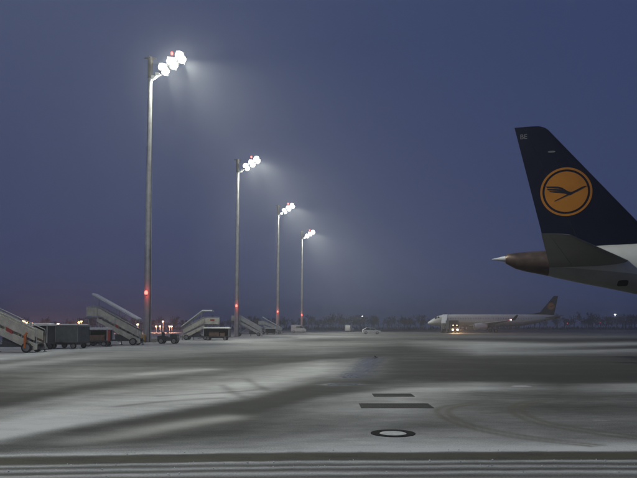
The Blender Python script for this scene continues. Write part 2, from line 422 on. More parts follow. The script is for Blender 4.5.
# ------------------------------------------------------------------ floodlight masts
MAST_XY = []
def mast(i, px, Y, ztop, label, power=1.0):
    base = at(px, 330, Y); X = base.x
    s = ztop / 30.0
    t = empty('floodlight_mast', (X, Y, 0)); tag(t, label, 'light mast', 'row of tall floodlight masts')
    # pole in four tapering shafts
    rings = []
    for z, r in ((.0, .42), (2.2, .415), (2.21, .405), (10, .36), (10.02, .352), (19, .295), (19.02, .288), (ztop - 2.0, .225), (ztop, .22)):
        rings.append([(r * math.cos(2 * math.pi * k / 16), r * math.sin(2 * math.pi * k / 16), z) for k in range(16)])
    MB().loft(rings).build('pole', M['galv'], t, 40)
    MB().tube((0, 0, .0), (0, 0, .05), .58, .58, 18).build('base_plate', M['dsteel'], t)
    MB().box(-.13, .13, -.46, -.40, .6, 1.5).build('access_door', M['galv'], t)
    b = MB().tube((.34, -.30, .0), (.34, -.30, ztop - 2), .035, .035, 6); b.build('cable_conduit', M['dsteel'], t)
    hd = MB().tube((0, 0, ztop - .1), (0, 0, ztop + .28), .30, .22, 12).box(-.62, .62, -.07, .07, ztop + .05, ztop + .2).box(-.07, .07, -.62, .62, ztop + .05, ztop + .2)
    hd.build('head_cap', M['dsteel'], t)
    MB().tube((0, 0, ztop - 2.05), (0, 0, ztop - .1), .275, .275, 14).build('pole_top_shade', M['dsteel'], t, 40)  # added dark sleeve, its colour standing for shade on the unlit pole top
    # the rising bracket that carries the floodlights
    A = Vector((.2, 0, ztop - 2.1)); B = Vector((3.75, -.5, ztop + .15)); d = (B - A)
    perp = Vector((d.z, 0, -d.x)).normalized()
    fr = MB(); off = Vector((0, .42, 0))
    for sgn in (-1, 1): fr.bar(A + off * sgn, B + off * sgn, .07, .10)
    for k in range(7):
        q = A + d * (k / 6); fr.bar(q - off, q + off, .05, .06)
    for f in (.38, .64, .90): fr.bar(A + d * f - perp * .75, A + d * f + perp * .75, .06, .08)
    fr.bar((0, 0, ztop - .35), A + d * .62, .06, .06); fr.bar((0, 0, ztop - 2.4), A + d * .25, .06, .06)
    fr.build('lamp_bracket', M['dsteel'], t)
    # floodlights: pairs along the bracket
    aims = [(.38, -1, -58, 34), (.38, 1, -30, 40), (.64, -1, -62, 33), (.64, 1, -38, 40), (.90, -1, -55, 32), (.90, 1, -24, 40)]
    for k, (f, sgn, az, dn) in enumerate(aims):
        pos = A + d * f + perp * .29 * sgn + Vector((.05, -.28, 0))
        n = Vector((math.cos(R(az)) * math.cos(R(dn)), math.sin(R(az)) * math.cos(R(dn)), -math.sin(R(dn))))
        u = n.cross(Vector((0, 0, 1))).normalized(); v = u.cross(n)
        def P(a, b_, c): return pos + u * a + v * b_ + n * c
        hs = MB().hexa([P(-.22, -.18, -.34), P(.22, -.18, -.34), P(.22, .18, -.34), P(-.22, .18, -.34), P(-.46, -.40, 0), P(.46, -.40, 0), P(.46, .40, 0), P(-.46, .40, 0)])
        hs.hexa([P(-.46, .40, 0), P(.46, .40, 0), P(.46, .42, 0), P(-.46, .42, 0), P(-.46, .40, .12), P(.46, .40, .12), P(.46, .42, .12), P(-.46, .42, .12)])
        fl = hs.build('floodlight', M['dsteel'], t)
        MB().loft([[P(a_ * math.cos(2 * math.pi * q / 20), b_ * math.sin(2 * math.pi * q / 20), c_) for q in range(20)] for a_, b_, c_ in ((.45, .39, .004), (.43, .37, .05), (.30, .25, .09), (.02, .02, .11))]).build('glass', M['glass_on'], fl, 50)
    for k, f in enumerate((.06, .18)):
        pos = A + d * f + Vector((.05, -.5, -.1))
        fl = MB().hexa([pos + Vector(q) for q in ((-.1, .2, -.1), (.1, .2, -.1), (.1, .2, .1), (-.1, .2, .1), (-.2, 0, -.2), (.2, 0, -.16), (.2, 0, .16), (-.2, 0, .2))]).build('spare_floodlight', M['galv'], t)
        MB().hexa([pos + Vector(q) for q in ((-.18, -.004, -.18), (.18, -.004, -.15), (.18, -.004, .15), (-.18, -.004, .18), (-.17, -.02, -.17), (.17, -.02, -.14), (.17, -.02, .14), (-.17, -.02, .17))]).build('glass', M['glass_on'] if (k == 1 and i >= 2) else M['glass_off'], fl)
    # obstruction lights
    q = A + d * .62
    br = MB().tube(q, q + Vector((-.02, 0, 1.15)), .025, .025, 6).build('beacon_rod', M['dsteel'], t)
    def beacon(c, r, par):
        g = MB().loft([[(c.x + rr * math.cos(2 * math.pi * k / 14), c.y + rr * math.sin(2 * math.pi * k / 14), c.z + zz) for k in range(14)] for rr, zz in ((r * .8, -r), (r, -r * .3), (r, r * .5), (r * .6, r * 1.2), (r * .1, r * 1.35))])
        return g.build('red_lamp', M['red_on'], par, 50)
    beacon(q + Vector((-.02, 0, 1.25)), .13, br)
    bk = MB().bar((0, -.3, 5.0), (0, -.62, 5.0), .07, .05).build('beacon_bracket', M['dsteel'], t)
    beacon(Vector((0, -.62, 5.18)), .17, bk)
    for c, pw in ((q + Vector((-.02, -.25, 1.25)), 30), (Vector((0, -1.25, 5.18)), 26)):
        l = bpy.data.lights.new('beacon_light', 'POINT'); l.energy = pw; l.color = (1, .06, .05); l.shadow_soft_size = .08
        lo = bpy.data.objects.new('beacon_light', l); col.objects.link(lo); lo.parent = t; lo.location = c
    # the light the floodlights throw: spill from the lenses, then the beams
    l = bpy.data.lights.new('lens_spill', 'POINT'); l.energy = 1900 * power; l.color = (.97, 1.0, .885); l.shadow_soft_size = .3
    lo = bpy.data.objects.new('lens_spill', l); col.objects.link(lo); lo.parent = t; lo.location = A + d * .68 + Vector((.35, -1.0, -.3))
    for az, dn, ang, pw, f, sg in ((-62, 40, 70, 66e3, .64, -1), (-22, 43, 72, 66e3, .90, 1), (18, 45, 80, 48e3, .38, 1), (70, 58, 110, 34e3, .18, -1)):
        l = bpy.data.lights.new('flood_beam', 'SPOT'); l.energy = pw * FLOOD * power; l.color = (.97, 1.0, .885)
        l.spot_size = R(ang); l.spot_blend = 1.0 if az > 60 else .55; l.shadow_soft_size = .28
        lo = bpy.data.objects.new('flood_beam', l); col.objects.link(lo); lo.parent = t
        n = Vector((math.cos(R(az)) * math.cos(R(dn)), math.sin(R(az)) * math.cos(R(dn)), -math.sin(R(dn))))
        lo.location = A + d * f + perp * .38 * sg + Vector((.05, -.3, 0)) + n * .3; lo.rotation_euler = n.to_track_quat('-Z', 'Y').to_euler()
    return t
FLOOD = 0.40
D1, DS = 67.4, 41.7
mast(-1, W0 / 2 - FPX * 22.4 / (D1 - DS), D1 - DS, 30.2, 'floodlight mast nearest the camera, standing beyond the left edge of the photo', .85)
for i, (px, lab) in enumerate(((147.3, 'nearest and tallest looking floodlight mast, at left beside covered stairs'),
                               (236.8, 'second nearest floodlight mast, beside the canopied baggage cart'),
                               (277.8, 'third floodlight mast from the left, beside small covered stairs'),
                               (301.8, 'farthest floodlight mast, beside the pale van'))):
    mast(i, px, D1 + DS * i, 30.2, lab)

# things at the foot of the first mast
m1 = at(147.3, 330, D1)
bo = empty('bollard', (m1.x - .15, D1 - .95, 0)); tag(bo, 'stout yellow guard post at the foot of the nearest mast', 'bollard')
MB().tube((0, 0, 0), (0, 0, .78), .25, .25, 14).tube((0, 0, .78), (0, 0, .84), .25, .18, 14).build('post', M['yellow'], bo, 40)
MB().tube((0, 0, .0), (0, 0, .06), .33, .33, 14).build('foot', M['dsteel'], bo)
ba = empty('concrete_barrier', (m1.x + 1.35, D1 - .5, 0)); tag(ba, 'low pale concrete barrier right of the nearest mast', 'barrier')
MB().prism([(-.75, 0), (.75, 0), (.72, .42), (-.72, .42)], -.22, .22).build('block', M['concrete'], ba)
MB().box(-.7, .7, -.2, .2, .422, .47).build('snow_cap', M['snow'], ba)

# ------------------------------------------------------------------ wheels and ground support equipment
def wheel(parent, x, y, r, w, name='wheel'):
    wv = MB()
    prof = ((r * .72, -w / 2), (r * .93, -w / 2), (r, -w * .32), (r, w * .32), (r * .93, w / 2), (r * .72, w / 2))
    wv.loft([[(x + rr * math.cos(2 * math.pi * k / 18), y + yy, r + rr * math.sin(2 * math.pi * k / 18)) for k in range(18)] for rr, yy in prof], False)
    o = wv.build(name, M['rubber'], parent, 35)
    h = MB().tube((x, y - w * .36, r), (x, y + w * .36, r), r * .70, r * .70, 16)
    h.tube((x, y - w * .46, r), (x, y + w * .46, r), r * .22, r * .22, 10).build('hub', M['rim'], o, 40)
    return o

def stairs(px, Y, label, run, H, rise_left, canopy=None, cut=.35, panel='cream', orange=False, redmark=None, rz=0.0, plat=1.5):
    """towed passenger stairs; x climbs from the foot (0) to the platform"""
    g0 = at(px, 340, Y)
    t = empty('passenger_stairs', (g0.x, Y, 0), rz + (math.pi if rise_left else 0)); tag(t, label, 'stairs', 'passenger stairs parked along the apron')
    z0 = .42; hw = .62
    ln = math.hypot(run, H - z0); dx, dz = run / ln, (H - z0) / ln
    for y in (-hw, hw):
        # stringer, gap, balustrade panel with hand rail
        MB().prism([(-.05, z0 - .22), (.25, z0 - .30), (run + .05, H - .36), (run + .05, H - .02), (-.05, z0 + .10)], y - .03, y + .03).build('stringer', M[panel], t)
        MB().prism([(.12, z0 + .34), (run, H + .24), (run, H + .86), (.12, z0 + .92)], y - .02, y + .02).build('side_panel', M[panel], t)
        hr = MB().tube((.0, y, z0 + 1.02), (run, y, H + .98), .032, .032, 8).tube((run, y, H + .98), (run + plat, y, H + .98), .032, .032, 8)
        for k in range(7):
            f = k / 6; hr.tube((run * f, y, z0 + (H - z0) * f + .05), (run * f, y, z0 + (H - z0) * f + 1.0), .022, .022, 6)
        hr.tube((run + plat, y, H), (run + plat, y, H + 1.0), .03, .03, 6)
        hr.build('hand_rail', M['paleg'], t)
        MB().box(run + .06, run + plat, y - .025, y + .025, H + .12, H + .88).build('platform_panel', M[panel], t)
        if canopy is None and y == -hw: pass
    st = MB(); n = max(7, int((H - z0) / .19))
    for k in range(n):
        f = (k + .5) / n; xx = run * f; zz = z0 + (H - z0) * (k + 1) / n
        st.box(xx - .14, xx + .15, -hw + .035, hw - .035, zz - .035, zz)
    tag(st.build('steps', M['tread'], t), kind='stuff')
    MB().box(run + .06, run + plat + .12, -hw - .03, hw + .03, H - .10, H).build('platform', M['tread'], t)
    # undercarriage
    ch = MB()
    for y in (-.5, .5): ch.bar((.0, y, .42), (run + plat * .6, y, .42), .09, .14)
    for xx in (.25, run * .5, run + plat * .5): ch.box(xx - .05, xx + .05, -.78, .78, .33, .41)
    ch.build('chassis', M['chass'], t)
    fr = MB()
    for y in (-.5, .5):
        fr.bar((run * .98, y, .48), (run * .98, y, H - .38), .09, .09).bar((run + plat * .55, y, .48), (run + plat * .9, y, H - .1), .07, .07)
        fr.bar((run * .45, y, .48), (run * .98, y, H - .45), .06, .06).bar((run * .98, y, .55), (run * .62, y, z0 + (H - z0) * .62 - .3), .06, .06)
    fr.build('support_frame', M['paleg'], t)
    for xx in (.55, run + .2):
        for y in (-.78, .78): wheel(t, xx, y, .32, .2)
    for xx in (.1, run * .55):
        MB().tube((xx, -.86, .03), (xx, -.86, .55), .035, .035, 8).tube((xx, -.86, .0), (xx, -.86, .03), .12, .12, 10).build('jack', M['dsteel'], t)
    MB().box(.75, min(run - .3, 2.2), -.55, .55, .5, .95).build('hydraulic_box', M['chass'], t)
    tb = MB()
    if orange: tb.bar((.62, .84, .3), (.62, .84, 1.12), .13, .13).bar((.62, .84, 1.12), (.5, .84, 1.26), .1, .1)
    else: tb.bar((-.02, 0, .40), (-.35, 0, .34), .09, .09)
    tb.build('tow_bar', M['orange'] if orange else M['chass'], t)
    if redmark is not None:
        f, sgn = redmark
        for y in (-hw, hw):
            if f > 1: MB().box(run + plat * .45, run + plat * .75, y - .035, y + .035, H + .5, H + .72).build('red_sign', M['redp'], t)
            else: MB().prism([(run * f, z0 + (H - z0) * f + .02), (run * f + .42, z0 + (H - z0) * f + .26), (run * f + .42, z0 + (H - z0) * f + .5), (run * f, z0 + (H - z0) * f + .28)], y - .036, y + .036).build('red_sign', M['redp'], t)
    if canopy:
        ca = MB(); (x0, c0), (x1, c1), xf = canopy
        prof = [(x0, c0), (x1, c1)] + ([(xf, c1)] if xf > x1 + .05 else [])
        for (a, za), (b2, zb) in zip(prof[:-1], prof[1:]):
            ca.hexa([(a, -.8, za - .05), (b2, -.8, zb - .05), (b2, .8, zb - .05), (a, .8, za - .05), (a, -.72, za + .07), (b2, -.72, zb + .07), (b2, .72, zb + .07), (a, .72, za + .07)])
        co = ca.build('canopy', M['paleg'], t)
        sn = MB()
        for (a, za), (b2, zb) in zip(prof[:-1], prof[1:]):
            sn.hexa([(a, -.7, za + .072), (b2, -.7, zb + .072), (b2, .7, zb + .072), (a, .7, za + .072), (a, -.6, za + .11), (b2, -.6, zb + .11), (b2, .6, zb + .11), (a, .6, za + .11)])
        sn.build('snow', M['snow'], co)
        for y in (-hw - .04, hw + .04):
            for f in (.04, .5, .96):
                xx = x0 + (x1 - x0) * f; zz = c0 + (c1 - c0) * f
                xb = min(xx, run + plat - .05); zb = z0 + (H - z0) * min(1, max(0, xb / run))
                MB().tube((xb, y, zb), (xx, y, zz - .03), .028, .028, 6).build('canopy_post', M['paleg'], t)
    return t

def cart(px, Y, label, L, Wd, Ht, style='open', tarp='tarp', rz=0.0, load=None):
    """baggage cart; long side along x"""
    g0 = at(px, 340, Y)
    t = empty('baggage_cart', (g0.x, Y, 0), rz); tag(t, label, 'baggage cart', 'baggage carts parked along the apron')
    hl, hw = L / 2, Wd / 2
    MB().box(-hl, hl, -hw, hw, .40, .50).box(-hl + .2, hl - .2, -.12, .12, .28, .40).build('deck', M['chass'], t)
    for xx in (-hl * .66, hl * .66):
        for y in (-hw + .14, hw - .14): wheel(t, xx, y, .22, .16)
    MB().bar((-hl, 0, .34), (-hl - .8, 0, .24), .07, .07).build('tow_bar', M['chass'], t)
    for xx in (-hl + .04, hl - .04):
        for y in (-hw + .04, hw - .04): MB().box(xx - .03, xx + .03, y - .03, y + .03, .5, Ht - .06).build('post', M['galv'], t)
    rf = MB().hexa([(-hl - .05, -hw - .05, Ht - .06), (hl + .05, -hw - .05, Ht - .06), (hl + .05, hw + .05, Ht - .06), (-hl - .05, hw + .05, Ht - .06),
                    (-hl + .02, -hw + .05, Ht + .06), (hl - .02, -hw + .05, Ht + .06), (hl - .02, hw - .05, Ht + .06), (-hl + .02, hw - .05, Ht + .06)]).build('roof', M['paleg'] if style == 'open' else M[tarp], t)
    MB().hexa([(-hl + .04, -hw + .08, Ht + .062), (hl - .04, -hw + .08, Ht + .062), (hl - .04, hw - .08, Ht + .062), (-hl + .04, hw - .08, Ht + .062),
               (-hl + .1, -hw + .14, Ht + .10), (hl - .1, -hw + .14, Ht + .11), (hl - .1, hw - .14, Ht + .10), (-hl + .1, hw - .14, Ht + .11)]).build('snow', M['snow'], rf)
    if style == 'closed':
        # curtains that sag and fold between the posts
        for side in (-1, 1):
            nseg = 26; b = []
            for zf in (0, .33, .66, 1):
                z = .46 + (Ht - .52) * zf
                b.append([(-hl + .02 + (2 * hl - .04) * k / nseg, side * (hw + .012 + .009 * math.sin(k * 1.1 + zf) * (1 - zf * .7)), z) for k in range(nseg + 1)])
            MB().loft(b, False, close=False).build('curtain', M[tarp], t, 60)
        for side in (-1, 1):
            for k in range(7):
                y0 = -hw + .03 + (2 * hw - .06) * k / 7; y1 = -hw + .03 + (2 * hw - .06) * (k + 1) / 7 - .03
                MB().box(side * (hl + .008) - .014, side * (hl + .008) + .014, y0, y1, .5, Ht - .07).build('end_board', M[tarp], t)
    else:
        MB().box(-hl + .05, hl - .05, hw - .05, hw - .02, .5, Ht - .1).build('back_curtain', M[tarp], t)
        MB().box(-hl + .02, -hl + .05, -hw + .08, hw - .08, .5, Ht - .1).build('end_panel', M[tarp], t)
        MB().box(hl - .05, hl - .02, -hw + .08, hw - .08, .5, Ht - .1).build('end_panel', M[tarp], t)
        if load:
            b = MB()
            for (x0, x1, z1) in load: b.box(x0, x1, -hw + .15, hw - .15, .503, z1)
            b.build('baggage_load', M['brown'], t)
    return t

# nearest stairs, cut by the left edge
stairs(40.8, 41.0, 'cream passenger stairs with orange tow bar, cut off by the left edge', 5.6, 3.05, True, orange=True, redmark=(.27, 1))
cart(38.0, 46.0, 'dark baggage cart with snowy roof behind the leftmost stairs', 1.95, 1.5, 1.78, 'open', 'dtarp', load=[(-.8, -.1, 1.1), (0, .8, 1.0)])
cart(69.0, 48.6, 'closed grey tarpaulin baggage cart left of the covered stairs', 2.4, 1.75, 1.72, 'closed', 'tarp', rz=R(-9))
cart(98.5, 54.0, 'low baggage cart with pale roof under the covered stairs platform', 1.95, 1.4, 1.45, 'open', 'dtarp', load=[(-.8, .7, .95)])
stairs(141.5, 57.6, 'large covered passenger stairs with sloping white canopy left of the nearest mast', 3.75, 2.45, True, canopy=((.15, 2.25), (4.25, 4.52), 4.25), redmark=(.5, 1), plat=1.0)
g0 = at(108.7, 340, 53.0)
sg = empty('warning_post', (g0.x, 53.0, 0)); tag(sg, 'upright red marker board beside the low baggage cart', 'marker')
MB().box(-.1, .1, -.025, .025, .45, 1.38).build('board', M['redp'], sg)
MB().tube((0, .05, .02), (0, .05, 1.3), .03, .03, 8).build('post', M['dsteel'], sg)
MB().box(-.22, .22, -.2, .25, 0, .06).build('foot', M['rubber'], sg)

def tug(px, Y, label, flip=False):
    g0 = at(px, 340, Y)
    t = empty('baggage_tractor', (g0.x, Y, 0), math.pi if flip else 0); tag(t, label, 'tractor')
    MB().prism([(-.95, .28), (.95, .28), (.95, .62), (.9, .88), (.28, .92), (.22, .62), (-.55, .62), (-.6, .78), (-.95, .74)], -.52, .52).build('body', M['chass'], t)
    MB().box(-.5, -.1, -.42, .42, .63, .72).box(-.56, -.46, -.42, .42, .72, 1.12).build('seat', M['dtarp'], t)
    MB().tube((.22, -.2, .9), (.02, -.2, 1.08), .025, .025, 6).tube((.03, -.2, 1.07), (.01, -.2, 1.1), .17, .17, 14).build('steering_wheel', M['rubber'], t)
    MB().box(.3, .88, -.45, .45, .925, .965).build('snow', M['snow'], t)
    for xx in (-.6, .62):
        for y in (-.5, .5): wheel(t, xx, y, .27, .18)
    for y in (-.34, .34): MB().tube((.94, y, .62), (.985, y, .62), .07, .07, 10).build('headlight', M['glass_off'], t)
    return t
tug(168.5, 62.0, 'small dark baggage tractor with snow on its bonnet, right of the nearest mast')
stairs(183.0, 80.5, 'covered passenger stairs with kinked canopy, climbing to the right', 2.75, 1.85, False, canopy=((-.1, 1.62), (2.5, 3.62), 3.75), redmark=(2, 1), plat=1.7)
cart(217.2, 77.5, 'long dark baggage cart with pale snowy roof left of the second mast', 3.1, 1.5, 1.5, 'open', 'dtarp', load=[(-.9, .3, 1.05), (.4, 1.0, .9)])
stairs(262.0, 112.0, 'open passenger stairs just right of the second mast', 3.8, 2.6, True, panel='paleg')
stairs(282.0, 142.0, 'small covered passenger stairs left of the third mast', 4.0, 2.0, True, canopy=((.35, 1.5), (4.3, 3.75), 4.3), plat=1.2, panel='paleg')
cart(270.5, 138.0, 'dark low baggage cart in front of the small covered stairs', 2.3, 1.5, 1.3, 'open', 'dtarp')

# ------------------------------------------------------------------ cars and vans
def vehicle(name, px, Y, label, cat, prof, glass, Wd, wheels, r, paint='white', rz=0.0, group=None):
    """side profile in x,z (front at +x) narrowed towards the roof"""
    g0 = at(px, 332, Y)
    t = empty(name, (g0.x, Y, 0), rz); tag(t, label, cat, group)
    zmax = max(z for x, z in prof); belt = zmax * .58
    def yw(z): return Wd / 2 * (1 - .16 * max(0, (z - belt) / (zmax - belt)))
    rings = []
    for s, inset in ((-1, .0), (-1, 1), (1, 1), (1, 0)):
        k = .93 if inset == 0 else 1
        cx = sum(x for x, z in prof) / len(prof); cz = belt
        rings.append([((x - cx) * (1 if inset else .97) + cx, s * yw(z) * (1 if not inset else .94), (z - cz) * (1 if inset else .97) + cz) for x, z in prof])
    rings[0], rings[1] = [(a[0], a[1], a[2]) for a in rings[0]], rings[1]
    b = MB().loft(rings).build('body', M[paint], t, 40)
    for (poly, sides) in glass:
        for s in sides:
            MB().loft([[(x, s * (yw(z) + .004), z) for x, z in poly], [(x, s * (yw(z) - .03), z) for x, z in poly]]).build('window', M['win'], t)
    for xx in wheels:
        for s in (-1, 1): wheel(t, xx, s * (Wd / 2 - .1), r, .2)
    x1 = max(x for x, z in prof); x0 = min(x for x, z in prof)
    for s in (-1, 1):
        MB().box(x1 - .05, x1 + .012, s * Wd * .33 - .12, s * Wd * .33 + .12, .58, .72).build('headlight', M['glass_off'], t)
        MB().box(x0 - .012, x0 + .05, s * Wd * .36 - .08, s * Wd * .36 + .08, .66, .9).build('tail_light', M['redp'], t)
    return t
CAR = [(-2.05, .28), (2.0, .28), (2.1, .5), (2.02, .74), (1.1, .92), (.45, 1.36), (-1.3, 1.42), (-1.95, 1.0), (-2.1, .9), (-2.12, .5)]
vehicle('parked_car', 371.5, 148.0, 'low white estate car alone on the far apron', 'car', CAR, [([(.95, .93), (.40, 1.30), (-.35, 1.34), (-.35, .93)], (-1, 1)), ([(-.42, .93), (-.42, 1.34), (-1.25, 1.35), (-1.75, .97)], (-1, 1))], 1.75, (-1.3, 1.3), .31)
VAN = [(-2.0, .32), (2.1, .32), (2.2, .6), (2.1, 1.0), (1.55, 1.25), (1.0, 2.0), (.7, 2.15), (-1.9, 2.2), (-2.05, 2.0), (-2.08, .6)]
vehicle('parked_van', 298.5, 181.0, 'pale van parked just left of the farthest mast', 'van', VAN, [([(1.45, 1.28), (.98, 1.92), (.3, 1.92), (.3, 1.28)], (-1, 1)), ([(.2, 1.28), (.2, 1.92), (-.8, 1.92), (-.8, 1.28)], (-1, 1))], 1.95, (-1.3, 1.35), .34)
vehicle('parked_van', 349.5, 215.0, 'tiny pale van far off left of the white estate car', 'van', VAN, [([(1.45, 1.28), (.98, 1.92), (.3, 1.92), (.3, 1.28)], (-1, 1))], 1.95, (-1.3, 1.35), .34, paint='paleg', rz=R(70))

# ------------------------------------------------------------------ airliners
def af(s, tc):   # half thickness of an aerofoil, s from leading edge
    s = min(max(s, 0), 1)
    return 5 * tc * (.2969 * math.sqrt(s) - .126 * s - .3516 * s * s + .2843 * s ** 3 - .1036 * s ** 4)
FZ = [(4.8, 2.261, 7.114), (5.8, 2.032, 6.264), (7.5, 1.643, 4.818), (9.0, 1.300, 3.543), (10.1, 1.048, 2.608), (10.36, .989, 2.387), (10.47, .963, 2.25), (10.55, .945, 2.02)]
FTC = .085
def fin_edges(z):
    zz = [q[0] for q in FZ]
    return np.interp(z, zz, [q[1] for q in FZ]), np.interp(z, zz, [q[2] for q in FZ])
def fin_y(u, z):
    te, le = fin_edges(z); c = le - te
    return af((le - u) / c, FTC) * c
def foil_ring(te, le, tc, s0, s1, place, n=14):
    c = le - te
    ss = [s0 + (s1 - s0) * (1 - math.cos(math.pi * k / n)) / 2 for k in range(n + 1)]
    up = [place(le - s * c, af(s, tc) * c) for s in ss]
    dn = [place(le - s * c, -af(s, tc) * c) for s in reversed(ss)]
    return up + dn

STN = [  # u from tail tip, bottom, top, half width
 (2.28, 3.857, 4.99, .612), (2.74, 3.735, 5.03, .70), (3.68, 3.511, 5.10, .86), (4.63, 3.307, 5.15, 1.0), (5.9, 3.01, 5.18, 1.15), (8.0, 2.55, 5.2, 1.33), (10, 2.15, 5.21, 1.44), (12, 1.85, 5.21, 1.5),
 (14.5, 1.72, 5.21, 1.5), (20, 1.68, 5.21, 1.5), (26, 1.68, 5.21, 1.5), (31, 1.72, 5.21, 1.5), (33, 1.75, 5.17, 1.48), (34.6, 1.8, 5.02, 1.4), (35.8, 1.88, 4.70, 1.25), (36.8, 1.98, 4.18, 1.04), (37.6, 2.12, 3.65, .78), (38.2, 2.3, 3.24, .5), (38.5, 2.45, 2.98, .28), (38.64, 2.62, 2.8, .08)]
def body_at(u):
    us = [s[0] for s in STN]
    return [float(np.interp(u, us, [s[k] for s in STN])) for k in (1, 2, 3)]
def body_y(u, z):
    b, t, w = body_at(u); zc, h = (b + t) / 2, (t - b) / 2
    return w * math.sqrt(max(0, 1 - ((z - zc) / h) ** 2))

def airliner(label, loc, rz, letters):
    t = empty('airliner', loc, rz); tag(t, label, 'airplane', 'airliners parked on the apron')
    # finely sampled body
    us = sorted(set([s[0] for s in STN] + list(np.arange(2.28, 13, .45)) + list(np.arange(32, 38.6, .3))))
    NB = 40; fz = MB(); rings = []
    for u in us:
        b, tp, w = body_at(u); zc, h = (b + tp) / 2, (tp - b) / 2
        rings.append([(u, w * math.sin(2 * math.pi * k / NB), zc + h * math.cos(2 * math.pi * k / NB)) for k in range(NB)])
    fz.loft(rings)
    split = []
    o = fz.build('fuselage', [M['awhite'], M['agrey']], t, 50)
    for pl in o.data.polygons:
        c = pl.center; b, tp, w = body_at(c.x)
        pl.material_index = 1 if c.z < b + (tp - b) * .36 else 0
    # tail cone and exhaust
    rings = []
    for u, b, tp, w in ((.48, 4.46, 4.79, .16), (.58, 4.39, 4.875, .22), (.91, 4.197, 4.91, .32), (1.37, 4.06, 4.945, .42), (1.75, 3.98, 4.96, .51), (2.275, 3.858, 4.989, .611)):
        zc, h = (b + tp) / 2, (tp - b) / 2
        rings.append([(u, w * math.sin(2 * math.pi * k / 28), zc + h * math.cos(2 * math.pi * k / 28)) for k in range(28)])
    tcn = MB().loft(rings).build('tail_cone', M['cone'], t, 40)
    MB().loft([[(u, r * math.sin(2 * math.pi * k / 16), 4.645 + r * math.cos(2 * math.pi * k / 16)) for k in range(16)] for u, r in ((-.10, .015), (.1, .055), (.30, .10), (.479, .13))]).build('exhaust_tip', M['spike'], tcn, 60)
    # fin and rudder
    hinge = .69
    for nm, s0, s1 in (('fin', 0, hinge - .004), ('rudder', hinge + .002, 1)):
        rg = []
        for z, te, le in FZ: rg.append(foil_ring(te, le, FTC, s0, s1, lambda u, y, z=z: (u, y, z)))
        f = MB().loft(rg).build(nm, M['navy'], t, 40)
        if nm == 'fin': fin = f
    MB().loft([[(6.1, -.10, 5.05), (6.1, .10, 5.05), (6.05, .05, 5.85), (6.05, -.05, 5.85)], [(8.0, -.11, 5.05), (8.0, .11, 5.05), (7.7, .04, 5.48), (7.7, -.04, 5.48)], [(10.8, -.03, 5.05), (10.8, .03, 5.05), (10.7, .02, 5.22), (10.7, -.02, 5.22)]]).build('dorsal_fillet', M['navy'], fin)
    # roundel with the crane, on both sides
    C = (3.075, 7.543); RR = 1.075
    for side in (-1, 1):
        # on the port side the bird still flies towards the nose
        def SP(a, b_, off): return (C[0] + a, side * (fin_y(C[0] + a, C[1] + b_) + off), C[1] + b_)
        def polar(r0, r1, nr, off, na=72):
            m = MB(); rg = []
            for i in range(nr + 1):
                r = r0 + (r1 - r0) * i / nr
                rg.append([SP(r * math.cos(2 * math.pi * k / na), r * math.sin(2 * math.pi * k / na), off) for k in range(na)])
            return m.loft(rg, False)
        polar(.002, RR * .83, 8, .010).build('roundel_disc', M['logo_o'], fin)
        polar(RR * .915, RR, 2, .010).build('roundel_ring', M['logo_o'], fin)
        cr = MB(); k = RR / 147
        def strip(top, bot, n=6):
            rg = []
            for (a0, b0), (a1, b1) in zip(top, bot):
                rg.append([SP((a0 + (a1 - a0) * q / n) * k, (b0 + (b1 - b0) * q / n) * k, .017) for q in range(n + 1)])
            fine = []
            for r0, r1 in zip(rg[:-1], rg[1:]):
                fine += [r0]
            fine += [rg[-1]]
            cr.loft(fine, False, close=False)
        # three long feathers, the wing root, body, neck with bill, trailing legs
        strip([(-114, 37), (-80, 36), (-45, 33), (-16, 23)], [(-109, 29), (-80, 26), (-48, 22), (-22, 13)])
        strip([(-110, 23), (-78, 21), (-48, 18), (-20, 13)], [(-104, 15), (-78, 11), (-50, 7), (-22, 2)])
        strip([(-98, 9), (-75, 7), (-48, 5), (-18, 4)], [(-90, 2), (-70, -2), (-46, -5), (-12, -10)])
        strip([(-26, 26), (-8, 15), (8, 3), (24, -3), (38, -2)], [(-26, -4), (-10, -11), (4, -17), (20, -22), (36, -15)])
        strip([(34, -2), (56, 8), (78, 19), (95, 27), (114, 30)], [(32, -15), (54, -5), (78, 7), (96, 17), (114, 27)])
        strip([(24, -8), (0, -19), (-30, -34), (-66, -52)], [(18, -20), (-4, -29), (-33, -42), (-68, -57)])
        cr.build('crane_emblem', M['navy2'], fin)
        fl = MB(); pts = [(.16 * math.cos(2 * math.pi * q / 20), .042 * math.sin(2 * math.pi * q / 20)) for q in range(20)]
        fl.add([(2.498 + a, side * (fin_y(2.498 + a, 9.352 + b_) + .009), 9.352 + b_) for a, b_ in pts], [tuple(range(20))]).build('pale_mark', M['letter'], fin)
        if letters:
            cu = bpy.data.curves.new('registration', 'FONT'); cu.body = letters; cu.size = .30; cu.align_x = 'CENTER'; cu.align_y = 'CENTER'
            tmp = bpy.data.objects.new('registration', cu); col.objects.link(tmp)
            me = bpy.data.meshes.new_from_object(tmp.evaluated_get(bpy.context.evaluated_depsgraph_get()))
            bpy.data.objects.remove(tmp); bpy.data.curves.remove(cu)
            for v in me.vertices:
                a, b_ = v.co.x * (1 if side < 0 else -1), v.co.y
                v.co = (1.33 + a, side * (fin_y(1.33 + a, 10.10 + b_) + .008), 10.10 + b_)
            me.materials.clear(); me.materials.append(M['letter'])
            ro = bpy.data.objects.new('registration_letters', me); col.objects.link(ro); ro.parent = fin
